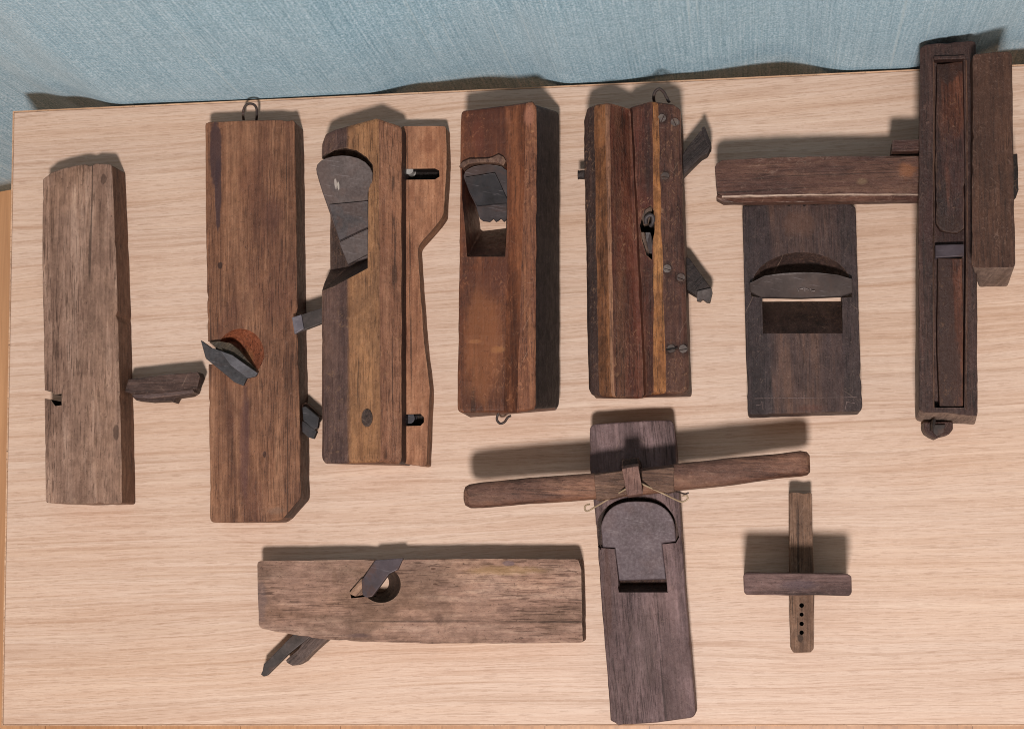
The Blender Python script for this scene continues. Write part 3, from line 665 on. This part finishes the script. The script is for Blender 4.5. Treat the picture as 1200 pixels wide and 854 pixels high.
part('tie_wire', wire([V(790, 575, 98), V(797, 577, 90), V(803, 578.5, 86), V(807, 577, 86)], .0006), WIRE, r, bevel=0, smooth=80)

# ================================================================== 9  marking gauge
r = thing('marking_gauge', 'small cross-shaped wooden marking gauge with four pin holes in its beam', 'marking gauge', drop(V(936, 680, 0)))
M9 = wood('gauge_beam_wood', '#5f4a3e', '#7e6453', '#957b69', seed=91, edge='#9b8371', scratch=.2, stain='#5b483d', stain_amt=.4, spots=[spot(r, 937.5, 747, 3.5, 5, '#33261f', .8, 38), spot(r, 931, 742, 5, 8, '#4c3b31', .4, 38)])
M9f = wood('gauge_fence_wood', '#41312f', '#5e4a49', '#776160', grain='X', seed=92, edge='#8d7671', scratch=.2, spots=[spot(r, 935, 684, 28, 7, '#524650', .5, 120)])
bm = prism([(925, 578), (927, 576.8), (949, 576.5), (951, 578), (953, 651), (954, 700), (953.7, 760), (950, 764.3), (930, 764), (927, 760), (925.3, 700), (925.4, 651)], 38, 0, k=91)
hc = []
for y, rr in ((709, .0016), (719.7, .0014), (730.5, .0015), (740.8, .0015)):
    c = bmesh.new(); cyl(c, V(939.4, y, 38) - Vector((0, 0, .008)), Vector((0, 0, 1)), rr, .012, 14); hc.append(cutter(c, HOLE))
part('beam', bm, [M9, HOLE], r, hc, bevel=.0006)
part('fence', prism([(871, 674), (874, 671), (935, 671.5), (994, 672.5), (998, 675), (998, 694), (995, 697.8), (935, 697), (875, 697), (872, 694)], 120, 0, k=92), M9f, r, bevel=.001)

# ================================================================== 10 jack-like plane lying across
r = thing('coping_plane', 'pale weathered plane lying horizontally, with a round hole and wedge ends below', 'wood plane', drop(V(492, 704, 0)))
SPJ = [spot(r, 520, 720, 22, 16, '#655046', .4, 45), spot(r, 590, 668, 60, 7, '#a08558', .4, 45), spot(r, 305, 700, 8, 26, '#66585a', .5, 45), spot(r, 596, 660, 8, 3, '#6a5c64', .7, 45),
       spot(r, 508, 666, 4, 1.6, '#4b3327', .8, 45), spot(r, 510, 684, 3, 1.2, '#4b3327', .8, 45), spot(r, 420, 744, 18, 3, '#4f4043', .6, 45), spot(r, 392, 675, 3, 12, '#6b5446', .4, 45), spot(r, 515, 725, 6, 8, '#544039', .5, 45), spot(r, 592, 714, 12, 8, '#644e48', .4, 45)]
M10 = wood('pale_weathered_wood', '#775f53', '#9b8074', '#b59d90', grain='X', seed=101, stain='#6f5a4e', stain_amt=.7, fine=.6, rough=.75, edge='#b19a86', edge_amt=.5, scratch=.2, spots=SPJ, blotch=.45)
bm = prism([(301.3, 659), (305, 657), (400, 655.5), (560, 654.5), (678, 655), (681, 657), (683, 753), (600, 753.5), (500, 753.5), (440, 752), (391, 750), (347, 744), (312, 738), (305, 735.5), (303, 731)], 45, 0, k=101, rad=.0022)
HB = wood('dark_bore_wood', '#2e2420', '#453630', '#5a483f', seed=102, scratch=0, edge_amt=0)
c1 = bmesh.new(); loft(c1, [V(x, y, 52) for x, y in circle_px(447, 685, 25, 23)], [V(x, y, -6) for x, y in circle_px(445, 682, 9, 10)]); bmesh.ops.recalc_face_normals(c1, faces=c1.faces)
c2 = prism([(408, 692), (423, 678), (432, 680), (440, 700), (428, 699), (410, 701)], 52, 20, rough=False)
part('body', bm, [M10, HB], r, [cutter(c1, HB), cutter(c2, HB)], bevel=.0012)
IB = iron('purplish_iron', '#3a3133', '#4e4347', '#65585d', seed=14, rust_amt=.45, rust='#55382b')
part('iron', plate([(440, 655.5), (472.4, 653.5), (466, 667), (456, 672), (436, 699), (429, 700), (424.6, 696.8), (423.5, 680)], 50, 0, .2, 8, k=103, amp=.0002), IB, r, bevel=.0006)
part('wedge', prism([(408.5, 695), (413, 689), (422.5, 679), (428, 676), (430, 697), (424, 696.5), (416, 698.5)], 52, 34, amp=.0004, step=.003), wood('pale_wedge', '#6d5444', '#8d7160', '#a78a76', rot=.8, seed=104), r, bevel=.0004)
part('iron_tail', prism([(344, 742), (366, 744), (338, 766), (313, 791), (309, 792.5), (305.5, 790), (307.5, 786), (309, 778), (325, 762)], 28, 20, k=105, amp=.0002), IRON, r, bevel=.0005)
part('wedge_tail', prism([(360, 743), (385, 748), (368, 763), (356, 775), (349, 779), (342, 779.5), (336, 776), (334.5, 773), (350, 760)], 24, 2, k=106, amp=.0003),
     wood('grey_wedge_tail', '#3f3533', '#564a48', '#6b5d59', rot=.8, seed=106), r)

# ================================================================== the table
yb = V(600, 850.3, 0).y; yt = (V(13, 130, 0).y + V(1070, 82, 0).y) / 2; xl = V(8, 500, 0).x; xr = xl + 1.20
TZ = 0.0
tb = thing('low_table', 'low table with a pale oak-patterned top carrying all the tools', 'table', ((xl + xr) / 2, (yt + yb) / 2, -.352))
def laminate(name):
    s = NT(name)
    sx = s.n('ShaderNodeSeparateXYZ'); s.l(s.tc.outputs['Object'], sx.inputs[0])
    wav = s.noise(s.mapping((2.2, 9, 1)), 1, 3, .5)
    comb = s.n('ShaderNodeCombineXYZ')
    s.l(sx.outputs[0], comb.inputs[0])
    s.l(s.math('ADD', s.math('ADD', sx.outputs[1], s.math('MULTIPLY', sx.outputs[0], -.035)), s.math('MULTIPLY', s.math('SUBTRACT', wav, .5), .028)), comb.inputs[1])
    def nz(ax, ay, det, ro, off=0, dist=0.):
        m = s.n('ShaderNodeMapping'); m.inputs['Scale'].default_value = (ax, ay, 1); m.inputs['Location'].default_value = (off, off * 1.7, 0)
        s.l(comb.outputs[0], m.inputs[0]); return s.noise(m.outputs[0], 1, det, ro, dist)
    a = nz(2.2, 110, 5, .6, 1.3, .25); b = nz(9, 430, 4, .65, 4.1, .2); ln_ = nz(3.5, 290, 2, .5, 2.2, .15); p = nz(75, 1500, 3, .6, 7.7); big = nz(2, 16, 3, .5, 9.1)
    mot = s.noise(s.mapping((420, 620, 1)), 1, 4, .65)
    c = s.ramp(s.math('ADD', s.math('MULTIPLY', a, .5), s.math('MULTIPLY', b, .5)), [(.33, srgb('#ad8a75')), (.47, srgb('#c3a593')), (.62, srgb('#d1b8a9'))])
    c = s.mix(s.math('MULTIPLY', s.step(a, .54, .66), .5), c, srgb('#a8846d'))
    c = s.mix(s.math('MULTIPLY', s.step(ln_, .60, .68), .4), c, srgb('#a07a62'))
    c = s.mix(s.math('MULTIPLY', s.step(big, .42, .62), .22), c, srgb('#c9a387'))
    c = s.mix(s.math('MULTIPLY', s.math('SUBTRACT', 1.0, s.step(p, .38, .47)), .42), c, srgb('#98745f'))
    c = s.mix(s.math('MULTIPLY', s.step(b, .57, .66), .5), c, srgb('#a07b63'))
    c = s.mix(s.math('MULTIPLY', s.step(mot, .52, .68), .10), c, srgb('#e9d2c3'))
    l2 = nz(1.6, 95, 2, .5, 6.2, .1)
    c = s.mix(s.math('MULTIPLY', s.math('MULTIPLY', s.step(l2, .555, .585), s.math('SUBTRACT', 1.0, s.step(l2, .60, .64))), .17), c, srgb('#a27d64'))
    l3 = nz(2.1, 210, 3, .55, 12.2, .1)
    c = s.mix(s.math('MULTIPLY', s.math('SUBTRACT', 1.0, s.step(l3, .36, .42)), .15), c, srgb('#e6ccb8'))
    c = s.mix(1.0, c, (1.03, 1.04, 1.03, 1), 'MULTIPLY')
    # strips of the printed veneer pattern
    st_ = s.n('ShaderNodeTexWhiteNoise', noise_dimensions='1D'); s.l(s.math('FLOOR', s.math('MULTIPLY', s.math('ADD', sx.outputs[1], .013), 7.3)), st_.inputs['W'])
    c = s.mix(.1, c, s.ramp(st_.outputs['Value'], [(0, (.72, .66, .6)), (1, (1.15, 1.15, 1.15))]), 'MULTIPLY')
    s.l(c, s.b.inputs['Base Color']); s.b.inputs['Roughness'].default_value = .48; s.b.inputs['Specular IOR Level'].default_value = .35
    s.l(s.bump(s.math('ADD', b, p), .00012, .6), s.b.inputs['Normal'])
    return s.m
LAM = laminate('pale_oak_laminate')
BAND = wood('edge_band_wood', '#b8977c', '#cbaa90', '#dcc0a8', grain='X', seed=111, scratch=0, edge_amt=0, pores=.2, blotch=.15)
def box(x0, x1, y0, y1, z0, z1):
    bm = bmesh.new()
    loft(bm, [Vector((x0, y0, z1)), Vector((x1, y0, z1)), Vector((x1, y1, z1)), Vector((x0, y1, z1))], [Vector((x0, y0, z0)), Vector((x1, y0, z0)), Vector((x1, y1, z0)), Vector((x0, y1, z0))])
    bmesh.ops.recalc_face_normals(bm, faces=bm.faces); return bm
TT = part('tabletop', box(xl + .0012, xr - .0012, yb + .0012, yt - .0012, -.028, 0), LAM, tb, bevel=.0006)
for q in ((xl, xl + .0011, yb, yt), (xr - .0011, xr, yb, yt), (xl + .0012, xr - .0012, yb, yb + .0011), (xl + .0012, xr - .0012, yt - .0011, yt)):
    part('edge_band', box(*q, -.028, -.0002), BAND, TT, bevel=0)
for x in (xl + .05, xr - .095):
    for y in (yb + .04, yt - .085):
        part('leg', box(x, x + .045, y, y + .045, -.352, -.0285), BAND, tb, bevel=.001)

# ------------------------------------------------------------------ floor
s = NT('orange_floorboards')
v = s.mapping((1, 1, 1))
br = s.n('ShaderNodeTexBrick'); s.l(s.mapping((1, 1, 1), rot=math.pi / 2), br.inputs['Vector'])
br.inputs['Scale'].default_value = 1; br.inputs['Brick Width'].default_value = .9; br.inputs['Row Height'].default_value = .093; br.inputs['Mortar Size'].default_value = .0004
br.inputs['Color1'].default_value = srgb('#b98760'); br.inputs['Color2'].default_value = srgb('#c6966f'); br.inputs['Mortar'].default_value = srgb('#8a5d38')
fg = s.noise(s.mapping((160, 6, 1)), 1, 6, .6, .6)
c = s.mix(.6, br.outputs[0], s.ramp(fg, [(.3, (.62, .52, .45)), (.6, (1.1, 1.08, 1.02))]), 'MULTIPLY')
s.l(c, s.b.inputs['Base Color']); s.b.inputs['Roughness'].default_value = .4
FL = s.m
fo = raw('floor', box(-2.5, 2.5, -2.5, 1.5, -.372, -.352), FL)
fo['kind'] = 'structure'

# ------------------------------------------------------------------ curtain behind the table
def fabric():
    s = NT('blue_woven_curtain')
    rib = s.noise(s.mapping((680, 9, 9)), 1, 3, .6)
    rib2 = s.noise(s.mapping((1400, 20, 14)), 1, 2, .5)
    slub = s.noise(s.mapping((260, 5, 2.2), (4, 4, 4)), 1, 2, .5)
    mot = s.noise(s.mapping((760, 760, 420)), 1, 3, .8)
    weft = s.noise(s.mapping((60, 60, 900)), 1, 2, .6)
    big = s.noise(s.mapping((3, 3, 5)), 1, 2, .5)
    c = s.ramp(s.math('ADD', s.math('MULTIPLY', rib, .3), s.math('MULTIPLY', mot, .7)), [(.34, srgb('#5d879d')), (.5, srgb('#93b8cc')), (.62, srgb('#c4dceb'))])
    c = s.mix(s.math('MULTIPLY', s.step(slub, .64, .7), .35), c, srgb('#d5e4e8'))
    c = s.mix(s.math('MULTIPLY', s.step(rib2, .58, .68), .22), c, srgb('#b9ccd2'))
    c = s.mix(s.math('MULTIPLY', s.math('SUBTRACT', 1.0, s.step(weft, .38, .5)), .15), c, srgb('#4f6a77'))
    c = s.mix(s.math('MULTIPLY', s.step(big, .4, .65), .2), c, srgb('#a5b6c0'))
    s.l(c, s.b.inputs['Base Color']); s.b.inputs['Roughness'].default_value = .95; s.b.inputs['Specular IOR Level'].default_value = .1
    s.b.inputs['Sheen Weight'].default_value = .15
    s.l(s.bump(s.math('ADD', s.math('ADD', rib, mot), s.math('MULTIPLY', rib2, .5)), .0009, .8), s.b.inputs['Normal'])
    return s.m
kn = [(-900, 20), (-500, 45), (-300, 8), (-120, 40), (10, 44), (60, 30), (145, 3), (280, 1), (425, 2), (490, 22), (560, 30), (620, 20), (670, 3), (700, 3), (800, 16), (915, 32), (1000, 3), (1060, 2), (1110, 12), (1200, 36), (1300, 44), (1450, 5), (1700, 35), (2000, 10), (2400, 30)]
xk = [(V(p, 130 - (p - 13) * .0455, 0).x, d) for p, d in kn]
def gap(x):
    if x <= xk[0][0]: return xk[0][1]
    for (a, da), (b, db) in zip(xk, xk[1:]):
        if x <= b:
            t = (x - a) / (b - a); t = t * t * (3 - 2 * t)
            return da + (db - da) * t
    return xk[-1][1]
bm = bmesh.new()
nx, nzr = 420, 34
x0, x1 = xk[0][0], xk[-1][0]
z0, z1 = -.350, 1.25
front, back = [], []
for j in range(nzr + 1):
    z = z0 + (z1 - z0) * j / nzr
    fr, bk = [], []
    for i in range(nx + 1):
        x = x0 + (x1 - x0) * i / nx
        g = gap(x) * S
        if z > .05: g = g + (z - .05) * .05
        if z < -.1: g = g + .004 * math.sin(x * 23)
        y = yt + .0012 + g
        fr.append(bm.verts.new((x, y, z))); bk.append(bm.verts.new((x, y + .0015, z)))
    front.append(fr); back.append(bk)
for j in range(nzr):
    for i in range(nx):
        bm.faces.new((front[j][i], front[j][i + 1], front[j + 1][i + 1], front[j + 1][i]))
        bm.faces.new((back[j][i + 1], back[j][i], back[j + 1][i], back[j + 1][i + 1]))
for j in range(nzr):
    bm.faces.new((front[j][0], front[j + 1][0], back[j + 1][0], back[j][0])); bm.faces.new((front[j + 1][nx], front[j][nx], back[j][nx], back[j + 1][nx]))
for i in range(nx):
    bm.faces.new((front[0][i + 1], front[0][i], back[0][i], back[0][i + 1])); bm.faces.new((front[nzr][i], front[nzr][i + 1], back[nzr][i + 1], back[nzr][i]))
bmesh.ops.recalc_face_normals(bm, faces=bm.faces)
cu = raw('curtain', bm, fabric())
for p in cu.data.polygons: p.use_smooth = True
cu['label'] = 'pale blue woven curtain hanging in shallow folds behind the table'; cu['category'] = 'curtain'

# ================================================================== light, world, camera
w = bpy.data.worlds.new('World'); scn.world = w; w.use_nodes = True
bg = w.node_tree.nodes['Background']; bg.inputs[0].default_value = (1.0, .76, .58, 1); bg.inputs[1].default_value = .26
L = bpy.data.lights.new('ceiling_lamp', 'AREA'); L.shape = 'DISK'; L.size = .21; L.energy = 58; L.color = (1.0, .955, .915)
lo = bpy.data.objects.new('ceiling_lamp', L); col.objects.link(lo)
lo.location = (-.025, -.81, 2.1)
lo.rotation_euler = (Vector((0, 0, 0)) - Vector((.1, -.81, 2.1))).to_track_quat('-Z', 'Y').to_euler()

cd = bpy.data.cameras.new('camera'); cam = bpy.data.objects.new('camera', cd); col.objects.link(cam)
cd.sensor_width = 36; cd.sensor_fit = 'HORIZONTAL'; cd.lens = 36 * F / 1200; cd.clip_start = .05; cd.clip_end = 50
ax = lambda v: Vector((v.dot(Xw), v.dot(Yw), v.dot(Zw)))
R = Matrix((ax(Vector((1, 0, 0))), ax(Vector((0, -1, 0))), ax(Vector((0, 0, -1))))).transposed()
cam.matrix_world = Matrix.Translation(CAM) @ R.to_4x4()
scn.camera = cam
scn.view_settings.view_transform = 'Standard'; scn.view_settings.look = 'None'; scn.view_settings.exposure = 0; scn.view_settings.gamma = 1
scn.cycles.use_denoising = True
scn.cycles.max_bounces = 6
scn.cycles.pixel_filter_type = 'BLACKMAN_HARRIS'; scn.cycles.filter_width = 1.0
